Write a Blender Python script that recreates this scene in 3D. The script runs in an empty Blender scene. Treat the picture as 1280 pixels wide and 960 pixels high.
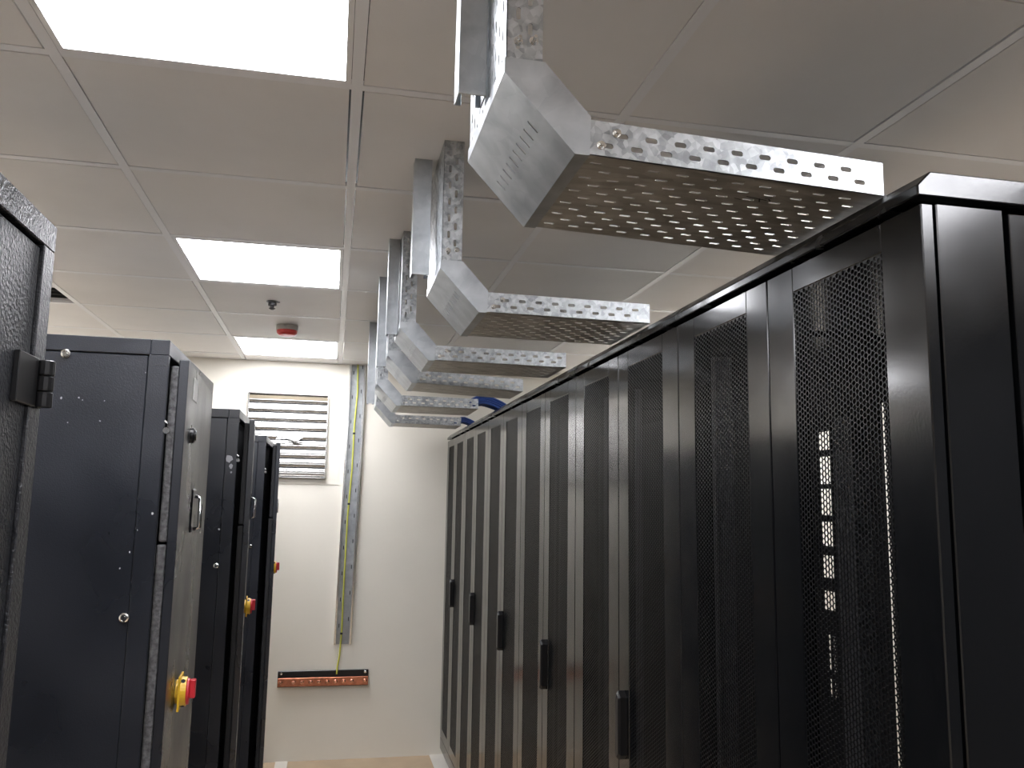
import bpy, bmesh, math, random
from mathutils import Vector, Matrix
random.seed(7)
C = bpy.context.scene.collection
ZC = 1.57            # eye height above the floor
# ------------------------------------------------------------------ camera
F_PX = 1050.7
YAW, PITCH, ROLL = 0.20706, 0.14101, 0.01622
cd = bpy.data.cameras.new('camera'); cam = bpy.data.objects.new('camera', cd); C.objects.link(cam)
cd.sensor_width = 36; cd.lens = 36 * F_PX / 1280; cd.clip_start = 0.02; cd.clip_end = 60
sy, cy, sp, cp = math.sin(YAW), math.cos(YAW), math.sin(PITCH), math.cos(PITCH)
fw = Vector((sy * cp, cy * cp, sp)); rt = Vector((cy, -sy, 0)); up = rt.cross(fw)
r2 = rt * math.cos(ROLL) + up * math.sin(ROLL); u2 = -rt * math.sin(ROLL) + up * math.cos(ROLL)
M = Matrix((r2, u2, -fw)).transposed().to_4x4(); M.translation = Vector((0, 0, ZC))
cam.matrix_world = M
bpy.context.scene.camera = cam
# ------------------------------------------------------------------ world and exposure
w = bpy.data.worlds.new('world'); bpy.context.scene.world = w; w.use_nodes = True
w.node_tree.nodes['Background'].inputs[0].default_value = (0.8, 0.85, 1, 1)
w.node_tree.nodes['Background'].inputs[1].default_value = 0.05
vs = bpy.context.scene.view_settings
vs.view_transform = 'Standard'; vs.look = 'None'; vs.gamma = 1; vs.use_curve_mapping = False
vs.exposure = 1.45
PANEL = 9.0          # how strongly the ceiling light panels glow
PANEL2 = 9.0         # the panels of the next aisle and the added left column

# ------------------------------------------------------------------ materials
def mat(name, col, rough=0.5, metal=0.0, var=0.0, vscale=8, bump=0.0, bscale=40, rvar=0.0, coat=0.0,
        emit=0.0, spec=0.5, col2=None, stretch=(1, 1, 1), vdetail=4, contrast=(0.35, 0.65)):
    m = bpy.data.materials.new(name); m.use_nodes = True
    nt = m.node_tree; b = nt.nodes['Principled BSDF']
    b.inputs['Base Color'].default_value = (*col, 1); b.inputs['Roughness'].default_value = rough
    b.inputs['Metallic'].default_value = metal; b.inputs['Specular IOR Level'].default_value = spec
    b.inputs['Coat Weight'].default_value = coat; b.inputs['Coat Roughness'].default_value = 0.12
    if emit:
        b.inputs['Emission Color'].default_value = (0.945, 0.95, 1, 1); b.inputs['Emission Strength'].default_value = emit
    if var or bump or rvar or col2:
        tc = nt.nodes.new('ShaderNodeTexCoord'); mp = nt.nodes.new('ShaderNodeMapping')
        mp.inputs['Scale'].default_value = stretch
        nt.links.new(tc.outputs['Object'], mp.inputs['Vector'])
        n = nt.nodes.new('ShaderNodeTexNoise'); n.inputs['Scale'].default_value = vscale; n.inputs['Detail'].default_value = vdetail
        nt.links.new(mp.outputs[0], n.inputs['Vector'])
        if var or col2:
            r = nt.nodes.new('ShaderNodeValToRGB')
            c2 = col2 or tuple(min(1, c * (1 + var)) for c in col)
            c1 = tuple(c * (1 - var) for c in col)
            r.color_ramp.elements[0].position = contrast[0]; r.color_ramp.elements[1].position = contrast[1]
            r.color_ramp.elements[0].color = (*c1, 1); r.color_ramp.elements[1].color = (*c2, 1)
            nt.links.new(n.outputs['Fac'], r.inputs[0]); nt.links.new(r.outputs[0], b.inputs['Base Color'])
        if rvar:
            mr = nt.nodes.new('ShaderNodeMapRange')
            mr.inputs['From Min'].default_value = 0.3; mr.inputs['From Max'].default_value = 0.7
            mr.inputs['To Min'].default_value = rough - rvar; mr.inputs['To Max'].default_value = rough + rvar
            nt.links.new(n.outputs['Fac'], mr.inputs['Value']); nt.links.new(mr.outputs[0], b.inputs['Roughness'])
        if bump:
            n2 = nt.nodes.new('ShaderNodeTexNoise'); n2.inputs['Scale'].default_value = bscale; n2.inputs['Detail'].default_value = 3
            bp = nt.nodes.new('ShaderNodeBump'); bp.inputs['Strength'].default_value = bump; bp.inputs['Distance'].default_value = 0.002
            nt.links.new(tc.outputs['Object'], n2.inputs['Vector']); nt.links.new(n2.outputs['Fac'], bp.inputs['Height'])
            nt.links.new(bp.outputs[0], b.inputs['Normal'])
    return m

def galv(name, lo, hi, rough, scale=28, stretch=(1, 1, 1), bump=0.04, vor=0.78):
    m = bpy.data.materials.new(name); m.use_nodes = True
    nt = m.node_tree; b = nt.nodes['Principled BSDF']; b.inputs['Metallic'].default_value = 0.85
    tc = nt.nodes.new('ShaderNodeTexCoord'); mp = nt.nodes.new('ShaderNodeMapping'); mp.inputs['Scale'].default_value = stretch
    nt.links.new(tc.outputs['Object'], mp.inputs[0])
    v = nt.nodes.new('ShaderNodeTexVoronoi'); v.inputs['Scale'].default_value = scale * 3
    n = nt.nodes.new('ShaderNodeTexNoise'); n.inputs['Scale'].default_value = scale; n.inputs['Detail'].default_value = 6
    n.inputs['Distortion'].default_value = 0.6
    for x in (v, n): nt.links.new(mp.outputs[0], x.inputs['Vector'])
    sx = nt.nodes.new('ShaderNodeSeparateColor'); nt.links.new(v.outputs['Color'], sx.inputs[0])
    mx = nt.nodes.new('ShaderNodeMix'); mx.data_type = 'FLOAT'; mx.inputs[0].default_value = vor
    nt.links.new(sx.outputs[0], mx.inputs[2]); nt.links.new(n.outputs['Fac'], mx.inputs[3])
    r = nt.nodes.new('ShaderNodeValToRGB'); r.color_ramp.elements[0].position = 0.3; r.color_ramp.elements[1].position = 0.7
    r.color_ramp.elements[0].color = (*lo, 1); r.color_ramp.elements[1].color = (*hi, 1)
    nt.links.new(mx.outputs[0], r.inputs[0]); nt.links.new(r.outputs[0], b.inputs['Base Color'])
    mr = nt.nodes.new('ShaderNodeMapRange'); mr.inputs['To Min'].default_value = rough - 0.1; mr.inputs['To Max'].default_value = rough + 0.12
    nt.links.new(mx.outputs[0], mr.inputs['Value']); nt.links.new(mr.outputs[0], b.inputs['Roughness'])
    bp = nt.nodes.new('ShaderNodeBump'); bp.inputs['Strength'].default_value = bump; bp.inputs['Distance'].default_value = 0.003
    nt.links.new(n.outputs['Fac'], bp.inputs['Height']); nt.links.new(bp.outputs[0], b.inputs['Normal'])
    return m

M_ceil = mat('ceiling_tile_vinyl', (0.80, 0.785, 0.775), 0.55, var=0.03, vscale=3, bump=0.05, bscale=120)
M_tee = mat('white_tee_paint', (0.83, 0.83, 0.85), 0.35)
M_wall = mat('cream_wall_paint', (0.77, 0.735, 0.65), 0.6, var=0.02, vscale=2, bump=0.1, bscale=60)
M_wall3 = mat('dark_unseen_wall', (0.06, 0.06, 0.062), 0.6)  # unseen walls kept dark so the black racks reflect dark
M_backdrop = mat('white_slot_backdrop', (0.82, 0.785, 0.70), 0.6)
M_floor = mat('tan_vinyl_floor', (0.42, 0.32, 0.215), 0.6, var=0.05, vscale=5)
M_strip = mat('light_floor_strip', (0.62, 0.59, 0.54), 0.5, var=0.03)
M_plenum = mat('plenum_black', (0.012, 0.012, 0.012), 0.9)
M_diff = mat('light_diffuser', (0.9, 0.9, 0.9), 0.5, emit=PANEL)
M_diff2 = mat('light_diffuser_unseen', (0.9, 0.9, 0.9), 0.5, emit=PANEL2)
M_lframe = mat('white_light_frame', (0.85, 0.85, 0.86), 0.35)
M_black = mat('black_rack_paint', (0.0035, 0.004, 0.0048), 0.17, spec=0.6, rvar=0.04, vscale=6, bump=0.015, bscale=200)
M_lid = mat('black_lid_paint', (0.008, 0.0085, 0.0095), 0.22, spec=0.6, rvar=0.08, vscale=14, bump=0.05, bscale=90)
M_perf = mat('perforated_black', (0.004, 0.0043, 0.005), 0.32, spec=0.35)
M_in = mat('dark_interior', (0.006, 0.006, 0.007), 0.6)
M_rail = mat('grey_mounting_rail', (0.13, 0.133, 0.14), 0.5)
M_plastic = mat('black_plastic', (0.008, 0.008, 0.009), 0.3)
M_slate = mat('slate_cabinet_paint', (0.016, 0.0185, 0.025), 0.30, spec=0.75, var=0.18, vscale=5, rvar=0.07, bump=0.22, bscale=420)
M_slateA = mat('slate_cabinet_paint_coarse', (0.022, 0.024, 0.029), 0.3, spec=0.6, var=0.15, vscale=5, rvar=0.08, bump=0.9, bscale=260)
M_slatedk = mat('slate_cabinet_inside', (0.006, 0.0065, 0.008), 0.6)
M_foam = mat('grey_foam_seal', (0.13, 0.13, 0.135), 0.85, var=0.4, vscale=120, bump=0.6, bscale=300)
M_galv = galv('galvanised_steel', (0.26, 0.275, 0.285), (0.56, 0.58, 0.59), 0.38, scale=36, vor=0.72)
M_galv2 = galv('galvanised_steel_floor_tint', (0.36, 0.34, 0.30), (0.62, 0.60, 0.56), 0.45, scale=10, stretch=(1, 3, 1))  # warm reflection of the floor put into the colour of the tray undersides
M_galv3 = galv('galvanised_channel', (0.33, 0.35, 0.37), (0.52, 0.545, 0.56), 0.38, scale=14, vor=0.9)
M_zinc = mat('bright_zinc', (0.8, 0.8, 0.78), 0.2, metal=1)
M_chrome = mat('chrome', (0.85, 0.85, 0.85), 0.12, metal=1)
M_copper = mat('copper_bar', (0.62, 0.24, 0.14), 0.38, metal=0.8, var=0.2, vscale=30)
M_copper2 = mat('copper_bolt', (0.85, 0.42, 0.28), 0.25, metal=0.9)
M_yellow = mat('yellow_plastic', (0.85, 0.52, 0.03), 0.35)
M_red = mat('red_plastic', (0.62, 0.03, 0.045), 0.35)
M_red2 = mat('red_alarm_lens', (0.62, 0.05, 0.04), 0.3)
M_cablegy = mat('yellow_earth_wire', (0.55, 0.55, 0.08), 0.45)
M_green = mat('green_stripe', (0.1, 0.35, 0.06), 0.45)
M_blue = mat('blue_cable', (0.02, 0.055, 0.22), 0.4)
M_label = mat('white_paper_label', (0.75, 0.75, 0.73), 0.6, var=0.15, vscale=40)
M_scuff = mat('bare_scuff', (0.4, 0.41, 0.44), 0.6)
M_foam2 = mat('dark_seal', (0.02, 0.02, 0.022), 0.8)
M_brown = mat('brown_louvre_strip', (0.17, 0.14, 0.09), 0.6)
M_blade = mat('shiny_louvre_aluminium', (0.50, 0.49, 0.47), 0.24, metal=0.95, var=0.12, vscale=8, stretch=(1, 1, 8), bump=0.25, bscale=18)
M_cloth = mat('white_rag', (0.85, 0.85, 0.84), 0.8)
M_grey = mat('grey_alarm_base', (0.45, 0.43, 0.4), 0.5)
M_dgrey = mat('dark_metal_rim', (0.08, 0.08, 0.085), 0.35, metal=0.6)
M_ink = mat('black_marker', (0.01, 0.01, 0.01), 0.7)

# ------------------------------------------------------------------ helpers
def tagg(o, label=None, cat=None, group=None, kind=None):
    if label: o['label'] = label
    if cat: o['category'] = cat
    if group: o['group'] = group
    if kind: o['kind'] = kind
    return o
def empty(name, loc, label, cat, group=None):
    o = bpy.data.objects.new(name, None); C.objects.link(o); o.location = loc; o.empty_display_size = 0.1
    return tagg(o, label, cat, group)
class MB:
    """collects geometry in world coordinates (z above the floor)"""
    def __init__(s): s.v = []; s.f = []; s.mi = []
    def q(s, pts, m=0):
        b = len(s.v); s.v += [tuple(p) for p in pts]; s.f.append(tuple(range(b, b + len(pts)))); s.mi.append(m)
    def box(s, x0, x1, y0, y1, z0, z1, m=0):
        b = len(s.v)
        s.v += [(x0, y0, z0), (x1, y0, z0), (x1, y1, z0), (x0, y1, z0), (x0, y0, z1), (x1, y0, z1), (x1, y1, z1), (x0, y1, z1)]
        for f in ((0, 3, 2, 1), (4, 5, 6, 7), (0, 1, 5, 4), (1, 2, 6, 5), (2, 3, 7, 6), (3, 0, 4, 7)):
            s.f.append(tuple(b + i for i in f)); s.mi.append(m)
        return s
    def prism(s, poly, y0, y1, m=0):
        """poly in XZ, extruded along Y"""
        n = len(poly); b = len(s.v)
        s.v += [(x, y0, z) for x, z in poly] + [(x, y1, z) for x, z in poly]
        s.f.append(tuple(b + i for i in range(n))); s.mi.append(m)
        s.f.append(tuple(b + n + i for i in reversed(range(n)))); s.mi.append(m)
        for i in range(n):
            j = (i + 1) % n; s.f.append((b + i, b + n + i, b + n + j, b + j)); s.mi.append(m)
        return s
    def tube(s, pts, r, n=8, m=0, cap=True):
        pts = [Vector(p) for p in pts]; b = len(s.v); k = len(pts); prev = None
        for i, p in enumerate(pts):
            d = (pts[min(i + 1, k - 1)] - pts[max(i - 1, 0)]).normalized()
            a = prev if prev is not None else (Vector((0, 0, 1)) if abs(d.z) < 0.9 else Vector((1, 0, 0)))
            a = (a - d * a.dot(d)).normalized(); prev = a; c = d.cross(a)
            rr = r[i] if isinstance(r, (list, tuple)) else r
            for j in range(n):
                t = 2 * math.pi * j / n; s.v.append(tuple(p + a * rr * math.cos(t) + c * rr * math.sin(t)))
        for i in range(k - 1):
            for j in range(n):
                s.f.append((b + i * n + j, b + i * n + (j + 1) % n, b + (i + 1) * n + (j + 1) % n, b + (i + 1) * n + j)); s.mi.append(m)
        if cap:
            s.f.append(tuple(b + j for j in reversed(range(n)))); s.mi.append(m)
            s.f.append(tuple(b + (k - 1) * n + j for j in range(n))); s.mi.append(m)
        return s
    def build(s, name, mats, parent=None, origin=None, bevel=0, smooth=False, fix=True, seg=1):
        me = bpy.data.meshes.new(name)
        o0 = Vector(origin) if origin is not None else (parent.location.copy() if parent and parent.type == 'EMPTY' else Vector((0, 0, 0)))
        if parent is not None and origin is None and parent.type != 'EMPTY': o0 = world_of(parent)
        me.from_pydata([tuple(Vector(p) - o0) for p in s.v], [], s.f)
        mats = mats if isinstance(mats, (list, tuple)) else [mats]
        for m in mats: me.materials.append(m)
        if len(mats) > 1: me.polygons.foreach_set('material_index', s.mi)
        if fix:
            bm = bmesh.new(); bm.from_mesh(me); bmesh.ops.recalc_face_normals(bm, faces=bm.faces); bm.to_mesh(me); bm.free()
        if smooth: me.polygons.foreach_set('use_smooth', [True] * len(me.polygons))
        o = bpy.data.objects.new(name, me); C.objects.link(o)
        if parent is not None:
            o.parent = parent; o.location = o0 - world_of(parent)
        else: o.location = o0
        if bevel:
            md = o.modifiers.new('bevel', 'BEVEL'); md.width = bevel; md.segments = seg; md.limit_method = 'ANGLE'; md.angle_limit = 0.6
        return o
def world_of(o):
    v = Vector((0, 0, 0))
    while o is not None: v += o.location; o = o.parent
    return v
def box(x0, x1, y0, y1, z0, z1): return MB().box(x0, x1, y0, y1, z0, z1)
def lathe(mb, c, axis, prof, n=16, m=0):
    """prof: list of (distance along axis, radius)"""
    d = Vector(axis).normalized(); a = Vector((0, 0, 1)) if abs(d.z) < 0.9 else Vector((1, 0, 0))
    a = (a - d * a.dot(d)).normalized(); e = d.cross(a); b = len(mb.v); c = Vector(c)
    for h, r in prof:
        for j in range(n):
            t = 2 * math.pi * j / n; mb.v.append(tuple(c + d * h + (a * math.cos(t) + e * math.sin(t)) * max(r, 1e-4)))
    for i in range(len(prof) - 1):
        for j in range(n):
            mb.f.append((b + i * n + j, b + i * n + (j + 1) % n, b + (i + 1) * n + (j + 1) % n, b + (i + 1) * n + j)); mb.mi.append(m)
    mb.f.append(tuple(b + j for j in range(n))); mb.mi.append(m)
    mb.f.append(tuple(b + (len(prof) - 1) * n + j for j in range(n))); mb.mi.append(m)
    return mb
def sheet(mb, O, U, V, N, L, Wd, pitch, rows, sl, sw, t=0.0015, phase=0.0, margin=0.0, m=0):
    """slotted steel sheet: slots of length sl (along U) and width sw (along V), rows staggered by half a pitch;
       outer face towards N, thickness t on the other side"""
    O, U, V, N = Vector(O), Vector(U), Vector(V), Vector(N)
    def P(u, v, d=0): return O + U * u + V * v - N * d
    def plain(u0, u1, v0, v1):
        if u1 - u0 < 1e-6 or v1 - v0 < 1e-6: return
        mb.q([P(u0, v0), P(u1, v0), P(u1, v1), P(u0, v1)], m); mb.q([P(u0, v0, t), P(u0, v1, t), P(u1, v1, t), P(u1, v0, t)], m)
    plain(0, L, 0, margin); plain(0, L, Wd - margin, Wd)
    rh = (Wd - 2 * margin) / rows
    for r in range(rows):
        v0 = margin + r * rh; v1 = v0 + rh; vc = (v0 + v1) / 2
        u = phase + (pitch / 2 if r % 2 else 0)
        while u >= pitch: u -= pitch
        plain(0, u, v0, v1)
        while u + pitch <= L + 1e-6:
            uc = u + pitch / 2; h = sl / 2; k = sw / 2; e = min(k, h) * 0.6
            inn = [(uc - h, vc - k + e), (uc - h + e, vc - k), (uc + h - e, vc - k), (uc + h, vc - k + e),
                   (uc + h, vc + k - e), (uc + h - e, vc + k), (uc - h + e, vc + k), (uc - h, vc + k - e)]
            out = [(u, vc), (u, v0), (u + pitch, v0), (u + pitch, vc), (u + pitch, vc), (u + pitch, v1), (u, v1), (u, vc)]
            for i in range(8):
                j = (i + 1) % 8; a, b_, c, d = out[i], out[j], inn[j], inn[i]
                for dd in (0, t):
                    pts = [P(*a, dd), P(*b_, dd), P(*c, dd), P(*d, dd)] if a != b_ else [P(*a, dd), P(*c, dd), P(*d, dd)]
                    mb.q(pts if dd == 0 else pts[::-1], m)
                mb.q([P(*d), P(*c), P(*c, t), P(*d, t)], m)
            u += pitch
        plain(u, L, v0, v1)
    for a, b_ in (((0, 0), (L, 0)), ((L, 0), (L, Wd)), ((L, Wd), (0, Wd)), ((0, Wd), (0, 0))):
        mb.q([P(*a), P(*a, t), P(*b_, t), P(*b_)], m)

# ------------------------------------------------------------------ room shell
CZ = ZC + 0.8797           # ceiling height
X0, Y0 = -0.5862, 1.7363   # a crossing of the ceiling grid
YW, XL, XR, YF = 5.52, -2.95, 2.95, -2.6
def struct(o): o['kind'] = 'structure'; return o
fl = struct(box(XL, XR, YF, YW, -0.1, 0).build('floor', M_floor))
s = box(-0.262, -0.19, YF, YW, 0, 0.003).build('floor_strip', M_strip, fl)
s = box(0.668, 1.75, 0.5, YW, 0, 0.004).build('floor_strip', M_strip, fl)
struct(box(XL, XR, YW, YW + 0.1, 0, CZ + 0.25).build('wall_back', M_wall))
struct(box(XL, XR, YF - 0.1, YF, 0, CZ + 0.25).build('wall_front', M_wall3))
struct(box(XL - 0.1, XL, YF, YW, 0, CZ + 0.25).build('wall_left', M_wall))
struct(box(XR, XR + 0.1, YF, YW, 0, CZ + 0.25).build('wall_right', M_wall3))
struct(box(XR - .02, XR, 2.2, YW, 0, CZ - .02).build('slot_backdrop', M_backdrop))  # added white board behind the racks so their back slots look bright
ceil = struct(box(XL - .1, XR + .1, YF - .1, YW + .1, CZ + 0.25, CZ + 0.3).build('ceiling', M_plenum))
LIGHTS = {(0, -7), (0, -4), (0, -1), (0, 2), (0, 5), (4, -7), (3, -3), (3, -4), (4, -1), (-3, -4), (-3, -1), (-3, 2), (-3, 5), (4, 2), (4, 5)}  # leftmost column is added out of view to lift the bounced light
VENT = (-2, 3)
tilemesh = None
HC = CZ + 0.0015
for i in range(-4, 6):
    for j in range(-8, 7):
        if (i, j) in LIGHTS or (i, j) == VENT: continue
        xa = max(X0 + .6 * i, XL); xb = min(X0 + .6 * (i + 1), XR); ya = max(Y0 + .6 * j, YF); yb = min(Y0 + .6 * (j + 1), YW)
        if xb - xa < 0.03 or yb - ya < 0.03: continue
        gx0, gx1 = [0.012 + random.choice((0, .001, .002, .0045)) for _ in range(2)]
        gy0, gy1 = [0.012 + random.choice((0.001, 0.002, .004, .006)) for _ in range(2)]
        full = (xb - xa > .59 and yb - ya > .59)
        tl = box(xa + gx0, xb - gx1, ya + gy0, yb - gy1, HC, HC + 0.012)
        tl.build('ceiling_tile', M_ceil, ceil)
for i in range(-3, 6):
    x = X0 + .6 * i
    if XL < x < XR: box(x - .012, x + .012, YF, YW, CZ, CZ + 0.012).build('main_runner', M_tee, ceil)
for j in range(-7, 7):
    y = Y0 + .6 * j
    for i in range(-4, 6):
        xa = max(X0 + .6 * i + .012, XL); xb = min(X0 + .6 * (i + 1) - .012, XR)
        if xb > xa: box(xa, xb, y - .012, y + .012, CZ + .0006, CZ + 0.012).build('cross_tee', M_tee, ceil)
box(XL, XR, YW - .022, YW, CZ, CZ + .012).build('edge_trim', M_tee, ceil)
names = {(0, -1): 'square white ceiling light panel largest, nearest the camera at the top left', (0, 2): 'square ceiling light panel in front of the dark sprinkler head, middle of the three',
         (0, 5): 'square ceiling light panel farthest away, beyond the red alarm, next to the back wall'}
for (i, j) in sorted(LIGHTS):
    xa = X0 + .6 * i + .013; xb = xa + .574; ya = Y0 + .6 * j + .013; yb = ya + .574
    if ya < YF: continue
    lb = names.get((i, j), ('square ceiling light panel behind the camera' if i == 0 else 'unseen square light panel added for bounce over the aisle behind the slate cabinets' if i < 0 else 'square ceiling light panel over the next aisle behind the black racks'))
    t = empty('ceiling_light', ((xa + xb) / 2, (ya + yb) / 2, CZ), lb, 'ceiling light', 'ceiling light panels')
    m = MB(); f = .012
    m.box(xa, xb, ya, ya + f, CZ, CZ + .02).box(xa, xb, yb - f, yb, CZ, CZ + .02).box(xa, xa + f, ya + f, yb - f, CZ, CZ + .02).box(xb - f, xb, ya + f, yb - f, CZ, CZ + .02)
    m.build('light_frame', M_lframe, t)
    box(xa + f, xb - f, ya + f, yb - f, CZ + .004, CZ + .012).build('diffuser', M_diff if i == 0 else M_diff2, t)
# black vent tile
i, j = VENT; xa = X0 + .6 * i + .012; xb = xa + .576; ya = Y0 + .6 * j + .012; yb = ya + .576
t = empty('ceiling_vent', ((xa + xb) / 2, (ya + yb) / 2, CZ), 'black open grille in the ceiling grid behind the tall slate cabinet at the left edge', 'vent')
box(xa, xb, ya, yb, CZ + .06, CZ + .065).build('backing', M_plenum, t)
for k in range(9):
    y = ya + .02 + k * .067; box(xa, xb, y, y + .006, CZ + .004, CZ + .03).build('slat', M_in if k % 4 else M_tee, t)

# ------------------------------------------------------------------ black server racks on the right
XF = 0.725; XB = 1.5
BY = [0.907, 1.694, 2.485, 3.245, 3.985, 4.712, 5.457]
MY = [1.305, 2.088, 2.87, 3.617, 4.352, 5.085]
ZT = ZC + .395; ZPT = ZC + .348; ZB = ZC - 1.44; ZPB = ZC - 1.38
# one shared perforated panel: honeycomb of hexagonal holes, local origin at its centre, in the YZ plane, outer face -X
def perf_mesh():
    p = .0088; cw = p * math.sqrt(3) / 2; NC = 31; NR = int((ZPT - ZPB) / p) + 1
    R = p / math.sqrt(3); r = R * 0.80; t = .0014
    vs_, fs = [], []
    W = (NC - 1) * cw; H = (NR - 1) * p
    for c in range(-1, NC + 1):
        for rr in range(-1, NR + 2):
            y = c * cw - W / 2; z = rr * p - H / 2 - (p / 2 if c % 2 else 0)
            o = [(y + R * math.cos(k * math.pi / 3), z + R * math.sin(k * math.pi / 3)) for k in range(6)]
            solid = c < 0 or c >= NC or rr < 0 or rr >= NR
            b = len(vs_)
            if solid:
                vs_ += [(0, a, d) for a, d in o]; fs.append(tuple(b + k for k in reversed(range(6)))); continue
            n = [(y + r * math.cos(k * math.pi / 3), z + r * math.sin(k * math.pi / 3)) for k in range(6)]
            vs_ += [(0, a, d) for a, d in o] + [(0, a, d) for a, d in n] + [(t, a, d) for a, d in n]
            for k in range(6):
                l = (k + 1) % 6
                fs.append((b + k, b + 6 + k, b + 6 + l, b + l)); fs.append((b + 6 + k, b + 12 + k, b + 12 + l, b + 6 + l))
    me = bpy.data.meshes.new('perforated_panel'); me.from_pydata(vs_, [], fs); me.materials.append(M_perf); me.update()
    return me, W + cw * 1.0, H
PM, PW, PH = perf_mesh()
PZ = (ZPT + ZPB) / 2
rack_lab = ['nearest tall black server rack, at the right edge with its smooth end panel showing',
            'second black server rack from the camera, its upper doors under the second cable tray',
            'third black server rack, with the long handle lowest and largest at the bottom',
            'fourth black server rack, its handle second largest, below the gap of the thin trays',
            'fifth black server rack, second from the cream wall',
            'farthest black server rack, standing against the cream back wall']
rack_lab[1] = 'second black server rack from the right, carrying the largest visible door handle'
rack_lab[2] = 'third black server rack from the right, handle second largest of the five'
rack_lab[3] = 'fourth black server rack from the right, middle handle of the five'
rack_lab[4] = 'black server rack second from the cream wall'
for k in range(6):
    y0, y1, ym = BY[k], BY[k + 1], MY[k]
    t = empty('server_rack', (XF, (y0 + y1) / 2, 0), rack_lab[k], 'server rack', 'black server racks in a row')
    g = .0015
    fr = MB()   # frame: posts, top and bottom rings
    x0 = XF + .022
    for (a, b) in ((x0, x0 + .1), (XB - .06, XB)):
        if not (k == 0): fr.box(a, b if a > 1 else a + .04, y0 + g, y0 + .035, ZB, ZT + .003)
        else: fr.box(a, b, y0 + .001, y0 + .03, ZB, ZT - .002)
        fr.box(a, b if a > 1 else a + .04, y1 - .035, y1 - g, ZB, ZT + .003)
    fr.box(x0, x0 + .04, y0 + .035, y1 - .035, ZT - .03, ZT + .003).box(x0, XB, y0 + .03, y1 - .03, ZT - .002, ZT + .003)
    fr.box(x0, XB, y0 + g, y1 - g, ZB - .07, ZB)
    fr.box(XF, x0, y0 + g, y1 - g, ZB - .07, ZB - .004)
    fr.build('rack_frame', M_black, t, bevel=.0015)
    # lid: front lip, chamfer, flat top
    e0 = 0.0 if k else 0.0
    lid = [(XF - .004, ZC + .402), (XF - .004, ZC + .416), (XF + .016, ZC + .436), (XB, ZC + .436), (XB, ZC + .402)]
    lo = lid
    b = MB(); ya, yb = y0 + .001, y1 - .001
    b.prism(lo, ya, yb)
    b.build('lid', M_lid, t, bevel=.002, seg=2)
    # doors
    for n, (a, c) in enumerate(((y0, ym), (ym, y1))):
        a += .0018; c -= .0018; pc = (a + c) / 2 + (.008 if n == 0 else -.004); hw = PW / 2 - .0035
        if k == 0 and n == 0: pc = 1.107
        d = MB(); x1 = XF + .018; zt, zb = ZPT + .002, ZPB - .002
        d.box(XF, x1, a, pc - hw, ZB, ZT - .003).box(XF, x1, pc + hw, c, ZB, ZT - .003)
        d.box(XF, x1, pc - hw, pc + hw, zt, ZT - .003).box(XF, x1, pc - hw, pc + hw, ZB, zb)
        dn = d.build('door', M_black, t, bevel=.0016 if k < 3 else 0)
        pp = bpy.data.objects.new('perforated_panel', PM); C.objects.link(pp); pp.parent = dn
        pp.location = Vector((XF + .0015, pc, PZ)) - world_of(dn)
    # handle on the near door, beside the middle seam
        if n == 0:
            h = MB(); yc = ym - .047; z0, z1 = ZC - .612, ZC - .45
            prof = [(yc - .012, z0 + .014), (yc + .006, z0), (yc + .016, z0 + .012), (yc + .016, z1 - .012), (yc + .006, z1), (yc - .012, z1 - .014)]
            nb = len(h.v); P6 = len(prof)
            for xx, s_ in ((XF, 1.0), (XF - .016, 1.0), (XF - .022, .7)):
                zc = (z0 + z1) / 2
                h.v += [(xx, yc + (p[0] - yc) * s_, zc + (p[1] - zc) * (1 if s_ == 1 else .93)) for p in prof]
            for lvl in range(2):
                for q in range(P6):
                    r_ = (q + 1) % P6; h.f.append((nb + lvl * P6 + q, nb + lvl * P6 + r_, nb + (lvl + 1) * P6 + r_, nb + (lvl + 1) * P6 + q)); h.mi.append(0)
            h.f.append(tuple(nb + 2 * P6 + q for q in range(P6))); h.mi.append(0)
            ho = h.build('door_handle', [M_plastic, M_chrome], dn, bevel=.001)
    # inside: back panel, rails
    if k == 1:
        b = MB(); xb0, xb1 = XB - .002, XB
        zs = [(.181, .238), (.075, .160), (-.021, .060), (-.114, -.041), (-.210, -.143), (-.306, -.250)]
        Ya, Yb = 2.342, 2.400
        b.box(xb0, xb1, y0, 2.065, ZB, ZT)
        b.box(xb0, xb1, 2.065, 2.080, ZC + .296, ZT)
        b.box(xb0, xb1, 2.080, Ya, ZB, ZT).box(xb0, xb1, Yb, y1, ZB, ZT)
        zz = ZT
        for lo_, hi_ in zs:
            b.box(xb0, xb1, Ya, Yb, ZC + hi_, zz); zz = ZC + lo_
        zz0 = zz
        # narrow double slits lower down
        for lo_, hi_ in ((-.425, -.38), (-.485, -.435), (-.56, -.51)):
            b.box(xb0, xb1, Ya, Yb, ZC + hi_, zz)
            for (ya_, yb_) in ((Ya, Ya + .006), (Ya + .016, Ya + .032), (Ya + .044, Yb)):
                b.box(xb0, xb1, ya_, yb_, ZC + lo_, ZC + hi_)
            zz = ZC + lo_
        b.box(xb0, xb1, Ya, Yb, ZB, zz)
        b.build('back_panel', M_in, t)
    else:
        box(XB - .012, XB, y0, y1, ZB, ZT).build('back_panel', M_in, t)
    for yy in (y0 + .09, y1 - .12):
        r = MB(); r.box(XF + .13, XF + .135, yy, yy + .03, ZB, ZT - .05); r.box(XF + .13, XF + .17, yy, yy + .003, ZB, ZT - .05)
        r.build('mounting_rail', M_rail, t)
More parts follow.
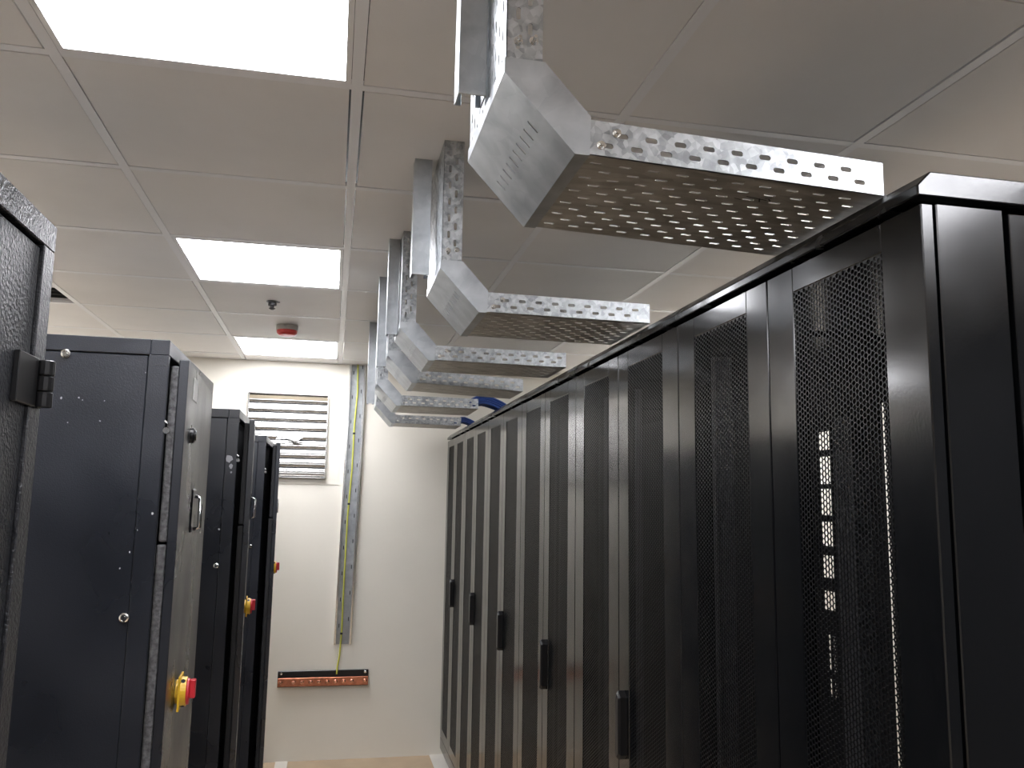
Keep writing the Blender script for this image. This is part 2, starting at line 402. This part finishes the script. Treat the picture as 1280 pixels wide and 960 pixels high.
    if k == 1:
        box(1.2, 1.24, 1.78, 1.80, ZB, ZC + .22).build('mounting_rail', M_rail, t)
        box(1.2, 1.205, 1.80, 1.86, ZB, ZC + .22).build('mounting_rail', M_rail, t)
    if k == 0:
        e = box(XF + .125, XF + .128 + .0, y0 + .004, y0 + .006, ZB, ZT)
        box(x0 + .108, 1.19, y0 + .001, y0 + .012, ZB, ZT - .006).build('side_panel', M_black, t, bevel=.002, seg=2)
        box(1.195, XB - .065, y0 + .001, y0 + .012, ZB, ZT - .006).build('side_panel', M_black, t, bevel=.002, seg=2)
    if k == 5:
        box(x0 + .045, XB - .065, y1 - .012, y1 - .002, ZB, ZT).build('side_panel', M_black, t)
    for (fx, fy) in ((XF + .05, y0 + .04), (XF + .05, y1 - .04), (XB - .06, y0 + .04), (XB - .06, y1 - .04)):
        m = MB(); lathe(m, (fx, fy, .004), (0, 0, 1), [(0, .02), (.012, .018), (.014, .006), (ZB - .074, .006)], 10)
        m.build('levelling_foot', M_zinc, t, smooth=False)

# ------------------------------------------------------------------ slate cabinets on the left
XC = -0.317; ZS = ZC + .300; SD = 0.85
cab = [('nearest slate cabinet at the left edge, black hinge on its shut speckled door', .40, 1.004, 0),
       ('dark slate cabinet with scuffed side and ajar door carrying a white label and yellow isolator', 1.69, 2.30, -.028),
       ('slate cabinet with two pale scuffs on its side, third from the camera', 2.95, 3.56, -.035),
       ('farthest slate cabinet, standing in front of the wall louvre', 4.15, 4.77, -.05)]
def scuff(mb, x, y, z, r, seed):
    rnd = random.Random(seed); n = 9
    mb.q([(x + r * (0.5 + rnd.random()) * math.cos(2 * math.pi * k / n) * .8, y, z + r * (0.5 + rnd.random()) * math.sin(2 * math.pi * k / n)) for k in range(n)])
for k, (lb, y0, y1, off) in enumerate(cab):
    t = empty('equipment_cabinet', (XC - SD / 2, (y0 + y1) / 2, 0), lb, 'cabinet', 'slate equipment cabinets')
    MS = M_slateA if k == 0 else M_slate
    xa = XC - SD
    b = MB(); th = .034; bt = .03
    # aisle face frame: corner posts, header, sill; camera-side frame; roof, back
    zh = ZS - bt; pt = th if k == 0 else .012
    b.box(XC - .0365, XC, y0, y0 + pt, 0, zh).box(XC - th, XC, y1 - th, y1, 0, zh)
    b.box(XC - th, XC, y0, y1, zh, ZS).box(xa, XC - th, y0, y0 + .02, zh, ZS).box(xa, XC - th, y1 - .012, y1, zh, ZS)
    b.box(XC - th, XC - .001, y0 + pt, y1 - th, 0, .08).box(xa, xa + .05, y0, y0 + .02, 0, zh)
    b.box(xa + .05, XC - .0365, y0 + .001, y0 + .02, 0, .1)
    b.box(xa, XC - th, y0 + .02, y1 - .012, ZS - .006, ZS - .0005).box(xa, xa + .01, y0 + .02, y1, 0, zh).box(xa + .01, XC - th, y1 - .01, y1 - .001, 0, zh)
    b.build('cabinet_frame', MS, t, bevel=.0012)
    box(xa + .02, XC - .012, y0 + .03, y1 - .02, .1, ZS - .04).build('cabinet_interior', M_slatedk, t)
    # inset side panel with lock screws
    sp_ = box(xa + .052, XC - .0375, y0 + .001, y0 + .012, .102, ZS - bt - .002).build('side_panel', M_slate, t, bevel=.0015)
    if k:
        box(XC - .028, XC - .0005, y0 - .0006, y0 + .002, ZS - .05, ZS - .049).build('weld_line', M_dgrey, t)
        for (sx, sz) in ((XC - .182, ZS - .036), (XC - .044 if k > 1 else -.361, ZC - .218)):
            m = MB(); lathe(m, (sx, y0 + .001, sz), (0, -1, 0), [(0, .0085), (.003, .0085), (.004, .006), (.002, .0058), (.002, .003), (.005, .003)], 16)
            m.build('panel_screw', M_zinc, sp_, smooth=False)
    # door
    if k == 0:
        m = MB(); m.box(XC - .02, XC - .003, y0 + .037, y1 - .0375, .1, ZS - bt - .004)
        dr = m.build('door', MS, t, bevel=.002)
        h = MB(); ya, yb = .921, 1.006; za, zb = ZC + .094, ZC + .146
        h.box(XC - .003, XC + .003, ya, .978, za, zb)
        for q in range(3):
            hh = (zb - za) / 3; lathe(h, (XC + .006, .99, za + q * hh + .0006), (0, 0, 1), [(0, .0095), (hh - .0012, .0095)], 14)
        h.box(XC, XC + .003, .985, 1.0, za, zb)
        h.build('door_hinge', M_plastic, t, bevel=.0008)
        for q in range(1):
            h = MB(); h.box(XC - .003, XC + .003, ya, .978, za - 1.1, zb - 1.1)
            lathe(h, (XC + .006, .99, za - 1.1), (0, 0, 1), [(0, .0095), (zb - za, .0095)], 14)
            h.build('door_hinge', M_plastic, t)
        continue
    # ajar door: hinge edge at far side, free edge towards the camera
    px, py = XC + .001, y1 - .036; L = (y1 - y0) - .036 - .06
    dd = {1: .026, 2: .045, 3: .062}[k]
    ang = math.asin(dd / L)
    U = Vector((math.sin(ang), -math.cos(ang), 0)); N = Vector((math.cos(ang), math.sin(ang), 0))
    P0 = Vector((px, py, 0))
    def D(u, n, z): return P0 + U * u + N * n + Vector((0, 0, z))
    def dbox(mb, u0, u1, n0, n1, z0, z1, m=0):
        bb = len(mb.v); mb.v += [tuple(D(u, n, z)) for z in (z0, z1) for (u, n) in ((u0, n0), (u1, n0), (u1, n1), (u0, n1))]
        for f in ((0, 3, 2, 1), (4, 5, 6, 7), (0, 1, 5, 4), (1, 2, 6, 5), (2, 3, 7, 6), (3, 0, 4, 7)):
            mb.f.append(tuple(bb + i_ for i_ in f)); mb.mi.append(m)
        return mb
    zt, zb = ZS - .028, .09
    dr = dbox(MB(), 0, L, -.018, 0, zb, zt).build('door', M_slate, t, bevel=.0015)
    tagg(dr, 'slate door standing slightly open towards the aisle')
    # foam seals along the free edge, upper and lower length
    sl_ = MB(); dbox(sl_, L - .022, L - .004, -.034, -.018, ZC - .085, zt - .012); sl_.build('seal_strip', M_foam if k == 1 else M_foam2, dr, bevel=.004, seg=2)
    sl_ = MB(); dbox(sl_, L - .022, L - .004, -.036, -.018, zb + .02, ZC - .09); sl_.build('seal_strip', M_foam if k == 1 else M_foam2, dr, bevel=.004, seg=2)
    # edge line of the hinge side
    # latch hook inside, chrome
    m = MB(); zc = {1: ZC + .148, 2: ZC + .150, 3: ZC + .150}[k]
    xh = XC - .006; yh = y0 + .01
    m.tube([(xh - .002, yh, zc + .026), (xh - .001, yh - .004, zc + .012), (xh + .001, yh - .006, zc), (xh + .012, yh - .006, zc - .008)], .0022, 6)
    lathe(m, (xh + .010, yh - .004, zc - .022), (0, -1, 0), [(0, .006), (.006, .006)], 10)
    m.build('latch_hook', M_zinc, t, smooth=False)
    # round lock
    if k == 1:
        uu = (py - 1.865); c = D(uu, 0, ZC + .130); m = MB()
        lathe(m, c, N, [(0, .016), (.006, .016), (.009, .011), (.012, .010)], 16); m.build('round_lock', M_plastic, dr)
        m = MB(); a, b_ = py - 1.855, py - 1.93
        dbox(m, b_, a, .0003, .0015, ZC + .205, ZC + .252)
        m.build("paper_label", M_label, dr)
    # recessed swing handle
    zc = ZC - .03; uu = py - (2.0 if k == 1 else y0 + .31)
    m = MB(); dbox(m, uu - .02, uu + .035, 0, .003, zc - .045, zc + .05); hb = m.build('handle_plate', M_plastic, dr, bevel=.002)
    m = MB(); m.tube([D(uu, .004, zc + .034), D(uu, .016, zc + .03), D(uu, .016, zc - .034), D(uu, .004, zc - .038)], .0045, 8)
    m.build('swing_handle', M_chrome, dr, smooth=True)
    # rotary isolator: yellow escutcheon, red knob
    yi, zi = {1: (1.925, ZC - .399), 2: (3.30, ZC - .39), 3: (4.42, ZC - .335)}[k]
    c = D(py - yi, 0, zi); m = MB()
    dbox(m, py - yi - .031, py - yi + .031, .006, .010, zi - .034, zi + .034)
    lathe(m, D(py - yi, 0, zi), N, [(0, .024), (.007, .024)], 20)
    lathe(m, D(py - yi, .008, zi), N, [(0, .030), (.013, .029)], 28)
    for q in range(3):
        an = 2.2 + q * 2.1; lathe(m, D(py - yi, .015, zi) + Vector((0, math.cos(an), math.sin(an))) * .0265, N.cross(Vector((0, 0, 1))) * -math.cos(an) + Vector((0, 0, math.sin(an))), [(0, .0045), (.004, .0045)], 8, m=1)
    m.build('isolator_base', [M_yellow, M_ink], dr)
    m = MB(); lathe(m, D(py - yi, .021, zi), N, [(0, .027), (.006, .026)], 28)
    dbox(m, py - yi - .009, py - yi + .009, .027, .038, zi - .013, zi + .024)
    m.build('isolator_knob', M_red, dr, bevel=.0015)
    # scuffs in the paint of the side
    m = MB()
    sc = {1: [(-.50, .18, .004), (-.47, .182, .003), (-.463, .178, .002), (-.425, .178, .002), (-.485, .135, .0025), (-.43, .14, .0025), (-.357, .235, .002), (-.35, -.06, .002), (-.36, -.1, .003), (-.375, -.13, .003), (-.326, -.03, .004)],
          2: [(-.342, .130, .012), (-.334, .105, .009), (-.332, .088, .003), (-.36, -.10, .004)], 3: []}[k]
    for n, (sx, sz, sr) in enumerate(sc): scuff(m, sx, y0 - .0004, ZC + sz, sr * (.6 if k == 1 else 1), n + 10 * k)
    if sc: m.build('paint_scuff', M_scuff, t)['kind'] = 'stuff'

# ------------------------------------------------------------------ cable trays
ZH = ZC + .456
trays = [dict(y0=1.010, y1=1.310, xb=.197, xe=.747, drop=.0165), dict(y0=1.955, y1=2.255, xb=.232, xe=.762),
         dict(y0=2.685, y1=2.930, xb=.192, xe=.748), dict(y0=3.225, y1=3.475, xb=.188, xe=.722, drop=.0165),
         dict(y0=4.030, y1=4.360, xb=.188, xe=.680), dict(y0=4.960, y1=5.200, xb=.230, xe=.735)]
tray_lab = ['largest galvanised cable tray, nearest the camera, with a black pen mark underneath',
            'second largest galvanised cable tray, with a slotted corner piece above its elbow slots',
            'third galvanised cable tray from the camera, dull bright-spangled side',
            'fourth galvanised cable tray, just below and beyond the third',
            'galvanised cable tray with the larger bunch of blue cable at its end',
            'farthest and lowest galvanised cable tray, small blue cable bunch at its end']
tray_lab[1] = 'second largest galvanised cable tray, dropping from the ceiling left of the second rack'
PIT = .0415
for k, T in enumerate(trays):
    y0, y1, xb, xe = T['y0'], T['y1'], T['xb'], T['xe']; Wd = y1 - y0
    t = empty('cable_tray', (xb, (y0 + y1) / 2, ZH), tray_lab[k], 'cable tray', 'galvanised cable trays')
    fh = .048; rows = 11 if Wd > .28 else 9
    # horizontal run
    xs = xb + .100; dr_ = T.get('drop', .003) / (xe - xs); Uh = Vector((1, 0, -dr_))
    m = MB()
    sheet(m, (xs, y0, ZH), Uh, (0, 1, 0), (0, 0, -1), xe - xs, Wd, PIT, rows, .0175, .0065, phase=.01, margin=.012)
    m.build('tray_base', M_galv2, t, fix=False)
    for (yy, N_) in ((y0, -1), (y1, 1)):
        m = MB(); sheet(m, (xs, yy, ZH), Uh, (0, 0, 1), (0, N_, 0), xe - xs, fh, PIT, 2, .017, .0072, phase=.018, margin=.008)
        ze = ZH + fh - dr_ * (xe - xs)
        m.prism([(xs, ZH + fh), (xe, ze), (xe, ze + .0015), (xs, ZH + fh + .0015)], min(yy, yy - N_ * .008), max(yy, yy - N_ * .008))
        m.build('tray_flange', M_galv, t, fix=False)
    # vertical run
    zv = ZC + .56; Lv = CZ - zv + .02
    m = MB(); sheet(m, (xb, y0, zv), (0, 0, 1), (0, 1, 0), (-1, 0, 0), Lv, Wd, PIT, rows, .0175, .0065, phase=.0, margin=.012)
    m.build('tray_base', M_galv, t, fix=False)
    for (yy, N_) in ((y0, -1), (y1, 1)):
        m = MB(); sheet(m, (xb, yy, zv), (0, 0, 1), (1, 0, 0), (0, N_, 0), Lv, fh, PIT, 2, .0175, .0065, phase=.02, margin=.008)
        m.box(xb + fh, xb + fh + .0015, min(yy, yy - N_ * .008), max(yy, yy - N_ * .008), zv, zv + Lv)
        m.build('tray_flange', M_galv, t, fix=False)
    # elbow of plain sheet at 45 degrees
    e = .002
    outer = [(xb - e, ZC + .577), (xb - e, ZC + .557), (xb + .094, ZH - e), (xb + .114, ZH - e)]
    inner = [(xb + .052, ZC + .577), (xb + .116, ZC + .508)]
    m = MB(); ya, yb = y0 - e, y1 + e
    for (a, b_) in ((outer[0], outer[1]), (outer[2], outer[3])):
        m.q([(a[0], ya, a[1]), (b_[0], ya, b_[1]), (b_[0], yb, b_[1]), (a[0], yb, a[1])])
        m.q([(a[0] + .0015, yb, a[1] + .0015), (b_[0] + .0015, yb, b_[1] + .0015), (b_[0] + .0015, ya, b_[1] + .0015), (a[0] + .0015, ya, a[1] + .0015)])
    A = Vector((outer[1][0], ya, outer[1][1])); B = Vector((outer[2][0], ya, outer[2][1])); Ud = (B - A).normalized(); Ld = (B - A).length
    Nd = Vector((-1, 0, -1)).normalized()
    Wt = yb - ya
    def pl(u0, u1, v0, v1):
        a = [A + Ud * u + Vector((0, v, 0)) for u, v in ((u0, v0), (u1, v0), (u1, v1), (u0, v1))]
        m.q(a); m.q([p - Nd * .0015 for p in reversed(a)])
    s0, s1 = Ld * .42, Ld * .42 + .024
    pl(0, s0, 0, Wt); pl(s1, Ld, 0, Wt); pl(s0, s1, 0, Wt * .10); pl(s0, s1, Wt * .90, Wt)
    v0, v1 = Wt * .10, Wt * .90; ns = 10; pv = (v1 - v0) / ns
    sheet(m, A + Ud * s0 + Vector((0, v0, 0)), (0, 1, 0), Ud, Nd, v1 - v0, s1 - s0, pv, 1, .0050, .021, t=.0015)
    for yy, n_ in ((ya, 1), (yb, -1)):
        poly = [outer[0], outer[1], outer[2], outer[3], inner[1], inner[0]]
        m.q([(x, yy, z) for x, z in poly]); m.q([(x, yy + n_ * .0015, z) for x, z in reversed(poly)])
    m.build('tray_elbow', M_galv3, t, fix=False)
    # bolts
    bl = [((xs + .030, y0, ZH + .014), (0, -1, 0)), ((xs + .052, y0, ZH + .033), (0, -1, 0)),
          ((xb + .016, y0, ZC + .602), (0, -1, 0)), ((xb + .037, y0, ZC + .605), (0, -1, 0))]
    for (p, d) in bl[:4 if k < 2 else 2]:
        m = MB(); lathe(m, p, d, [(0, .0062), (.0012, .0062)], 14); lathe(m, Vector(p) + Vector(d) * .0012, d, [(0, .0048), (.004, .0048)], 6)
        lathe(m, Vector(p) + Vector(d) * .005, d, [(0, .0026), (.008 if k == 0 and p[2] > ZC + .58 else .003, .0026)], 10)
        m.build('bolt', M_zinc, t)
    if k == 0:   # pen mark under the tray
        m = MB()
        for (x_, y_, l, w_, a) in ((.585, 1.075, .035, .002, .15), (.592, 1.08, .014, .002, 1.1), (.606, 1.076, .012, .002, .9), (.56, 1.085, .012, .002, .2), (.60, 1.068, .01, .0018, -.6)):
            ca, sa = math.cos(a), math.sin(a)
            m.q([(x_ + ca * u - sa * v, y_ + sa * u + ca * v, ZH - .0006 - dr_ * (x_ + ca * u - sa * v - xs)) for u, v in ((-l / 2, -w_ / 2), (l / 2, -w_ / 2), (l / 2, w_ / 2), (-l / 2, w_ / 2))])
        m.build('pen_mark', M_ink, t)

# strut channels hanging from the ceiling, beside each tray
def strut(x0, x1, yc, zb, lab):
    t_ = .0025; d = .041; y0 = yc - d / 2; y1 = yc + d / 2; m = MB(); zt = CZ + .01
    m.box(x0, x1, y0, y0 + t_, zb, zt)               # web facing the camera
    m.box(x0, x0 + t_, y0 + t_, y1, zb, zt); m.box(x1 - t_, x1, y0 + t_, y1, zb, zt)
    m.box(x0 + t_, x0 + .010, y1 - t_, y1, zb, zt); m.box(x1 - .010, x1 - t_, y1 - t_, y1, zb, zt)
    o = m.build('strut_channel', M_galv3, origin=(x0, yc, zb), bevel=.0006)
    tagg(o, lab, 'strut channel', 'strut channels hanging beside the trays')
strut(.152, .193, 1.155, ZC + .585, 'plain steel strut hanging beside the largest cable tray, reaching the photo top')
strut(.172, .217, 2.105, ZC + .573, 'galvanised strut hanging left of the second largest cable tray')
strut(.152, .189, 2.80, ZC + .552, 'dull grey strut hanging by the third cable tray')
strut(.146, .184, 3.30, ZC + .522, 'pale strut hanging by the fourth tray, left of the dull grey one')
strut(.146, .184, 4.18, ZC + .475, 'farthest and leftmost strut, by the tray with the larger blue cables')
# blue cable bunches
def bunch(x, y, z, n, w, lab, sc):
    m = MB(); rnd = random.Random(n)
    for q in range(n):
        oy = (q % 6 - 2.5) * w / 6; lay = q // 6
        pts = []
        for s_ in range(10):
            a = s_ / 9
            pts.append((x - .03 * sc + .17 * a * sc, y + oy * (1 - .3 * a) - .02 * a + rnd.uniform(-.002, .002), max(ZC + .443, z + .012 + lay * .011 + .022 * math.sin(min(1, a * 2.2) * 1.9) * sc - .06 * a ** 2.2)))
        m.tube(pts, .0065, 7)
    o = m.build('cable_bundle', M_blue, origin=(x, y, z), smooth=True)
    tagg(o, lab, 'cable bundle', 'blue cable bunches'); return o
bunch(.685, 4.10, ZH, 22, .12, 'larger bunch of blue cables spilling from the fifth tray onto the racks', 1.15)
bunch(.735, 5.03, ZH, 16, .10, 'smaller bunch of blue cables at the end of the farthest tray', .9)

# ------------------------------------------------------------------ things on the back wall
t = empty('wall_channel', (.12, YW, ZC), 'vertical galvanised channel on the cream wall carrying a yellow wire', 'channel')
zt, zb = CZ - .004, ZC - .886
m = MB(); sh = -.026   # leans slightly
def ch(xa, xb, ya, yb):
    b = len(m.v)
    for z, s_ in ((zb, sh), (zt, 0)):
        m.v += [(xa + s_, ya, z), (xb + s_, ya, z), (xb + s_, yb, z), (xa + s_, yb, z)]
    for f in ((0, 3, 2, 1), (4, 5, 6, 7), (0, 1, 5, 4), (1, 2, 6, 5), (2, 3, 7, 6), (3, 0, 4, 7)): m.f.append(tuple(b + i_ for i_ in f)); m.mi.append(0)
ch(.077, .183, YW - .003, YW); m.build('channel_back', M_galv3, t); m = MB(); ch(.077, .079, YW - .026, YW - .003); ch(.181, .183, YW - .026, YW - .003)
ch(.079, .089, YW - .026, YW - .0245); ch(.171, .181, YW - .026, YW - .0245)
m.build('channel_flange', M_zinc, t)
for q in range(11):
    z = zt - .05 - q * .16; s_ = sh * (zt - z) / (zt - zb)
    for xx in (.104, .160):
        box(xx + s_ - .0025, xx + s_ + .0025, YW - .0036, YW - .0028, z - .012 + (.04 if xx > .13 else 0), z + .012 + (.04 if xx > .13 else 0)).build('slot', M_plenum, t)
pts = [(.128, YW - .012, CZ), (.133, YW - .014, ZC + .7), (.122, YW - .012, ZC + .5), (.118, YW - .014, ZC + .2), (.103, YW - .014, ZC - .1), (.098, YW - .012, ZC - .5), (.097, YW - .014, ZC - .8), (.090, YW - .012, ZC - .95), (.080, YW - .014, ZC - 1.02), (.078, YW - .024, ZC - 1.062)]
fine = []
for a, b_ in zip(pts, pts[1:]):
    for q in range(4): fine.append(tuple(Vector(a).lerp(Vector(b_), q / 4)))
fine.append(pts[-1])
m = MB().tube(fine, .005, 8)
for zz in (ZC + .43, ZC - .02, ZC - .82):
    i_ = min(range(len(fine)), key=lambda q: abs(fine[q][2] - zz)); p = fine[i_]; m.tube([(p[0], p[1], zz - .006), (p[0], p[1], zz + .006)], .008, 8, m=1)
o = m.build('earth_wire', [M_cablegy, M_ink], origin=pts[0], smooth=True); tagg(o, 'yellow earth wire running down the wall channel to the copper bar', 'wire')
t = empty('earth_bar', (0, YW, ZC - 1.09), 'copper earth bar on a black bracket low on the cream wall', 'earth bar')
box(-.275, .272, YW - .012, YW, ZC - 1.135, ZC - 1.04).build('bracket', M_plastic, t, bevel=.002)
box(-.272, .270, YW - .032, YW - .024, ZC - 1.128, ZC - 1.078).build('copper_bar', M_copper, t, bevel=.0015)
for x in (-.255, .252):
    m = MB(); lathe(m, (x, YW - .012, ZC - 1.103), (0, -1, 0), [(0, .012), (.012, .012)], 10); m.build('standoff', M_plastic, t)
    m = MB(); lathe(m, (x, YW - .012, ZC - 1.052), (0, -1, 0), [(0, .009), (.006, .009), (.007, .004), (.012, .004)], 12); m.build('fixing_screw', M_zinc, t)
for x in (-.255, -.178, -.127, -.077, -.027, .023, .073, .122, .172, .252):
    m = MB(); lathe(m, (x, YW - .032, ZC - 1.103), (0, -1, 0), [(0, .0125), (.002, .0125), (.003, .0105), (.011, .0105), (.012, .006), (.018, .006)], 12); m.build('bolt', M_copper2, t)
# louvre
xa, xb_, za, zb_ = -.545, -.046, ZC + .135, ZC + .672
pn = box(-.615, .035, YW - .004, YW, ZC + .10, ZC + .725).build('trim_1', M_wall); struct(pn)
t = empty('wall_louvre', ((xa + xb_) / 2, YW, (za + zb_) / 2), 'shiny metal louvre with horizontal blades set high in the cream wall', 'louvre')
m = MB(); f = .008; yo = YW - .028
m.box(xa, xb_, yo, YW - .004, zb_ - f, zb_).box(xa, xb_, yo, YW - .004, za, za + f).box(xa, xa + f, yo, YW - .004, za + f, zb_ - f).box(xb_ - f, xb_, yo, YW - .004, za + f, zb_ - f)
m.build('louvre_frame', M_blade, t, bevel=.001)
box(xa + f, xb_ - f, YW - .008, YW - .004, za + f, zb_ - f).build('backing', M_dgrey, t)
nb = 9; ph = (zb_ - za - 2 * f) / nb
for q in range(nb):
    z = za + f + q * ph
    prof = []
    for yy_, a in ((.013, 0), (.006, .1), (.001, .22), (0, .34), (.002, .50), (.009, .62), (.011, .74), (.016, .86), (.019, 1.0)):
        prof.append((yo + yy_, z + .003 + a * (ph - .006)))
    m = MB()
    for a, b_ in zip(prof, prof[1:]):
        m.q([(xa + f, a[0], a[1]), (xb_ - f, a[0], a[1]), (xb_ - f, b_[0], b_[1]), (xa + f, b_[0], b_[1])])
        m.q([(xa + f, a[0] + .0015, a[1]), (xa + f, b_[0] + .0015, b_[1]), (xb_ - f, b_[0] + .0015, b_[1]), (xb_ - f, a[0] + .0015, a[1])])
    m.build('louvre_blade', M_blade, t, fix=False, smooth=False)
box(xa + f, xb_ - f, yo - .002, yo + .012, zb_ - f - .034, zb_ - f - .012).build('brown_strip', M_brown, t)  # brown strip across the top of the louvre
# torn white rag caught in the blades
m = MB(); rnd = random.Random(3); nu, nv = 14, 5; g = []
for u in range(nu):
    for v in range(nv):
        a = u / (nu - 1); wd = .006 + .022 * math.exp(-((a - .75) / .18) ** 2)
        g.append((-.362 + .165 * a, yo - .012 - .012 * rnd.random() - .01 * math.sin(a * 9), ZC + .378 + .016 * a + (v / (nv - 1) - .5) * 2 * wd + rnd.uniform(-.003, .003)))
m.v = g
for u in range(nu - 1):
    for v in range(nv - 1): m.f.append((u * nv + v, (u + 1) * nv + v, (u + 1) * nv + v + 1, u * nv + v + 1)); m.mi.append(0)
o = m.build('rag', M_cloth, origin=g[0], fix=False, smooth=True); tagg(o, 'torn white rag caught on the louvre blades', 'rag')
o.modifiers.new('thick', 'SOLIDIFY').thickness = .003

# ------------------------------------------------------------------ ceiling devices
t = empty('fire_alarm', (-.262, 4.36, CZ), 'round red fire alarm on the ceiling before the farthest light', 'fire alarm')
m = MB(); lathe(m, (-.262, 4.36, CZ), (0, 0, -1), [(0, .054), (.024, .054), (.026, .052)], 28); m.build('alarm_base', M_grey, t, smooth=False)
m = MB(); lathe(m, (-.262, 4.36, CZ - .026), (0, 0, -1), [(0, .052), (.014, .050), (.024, .038), (.027, .02)], 28); m.build('alarm_lens', M_red2, t, smooth=False)
t = empty('sprinkler_head', (-.300, 3.83, CZ), 'small dark sprinkler head on the ceiling behind the middle light panel', 'sprinkler')
m = MB(); lathe(m, (-.300, 3.83, CZ), (0, 0, -1), [(0, .027), (.002, .027), (.003, .018), (.012, .018)], 20); m.box(-.30, -.268, 3.825, 3.84, CZ - .003, CZ); m.build('rim', M_dgrey, t)
m = MB(); lathe(m, (-.300, 3.83, CZ - .012), (0, 0, -1), [(0, .019), (.008, .018), (.011, .009), (.018, .009), (.019, .015), (.021, .014), (.026, .006)], 20); m.build('deflector', M_dgrey, t)
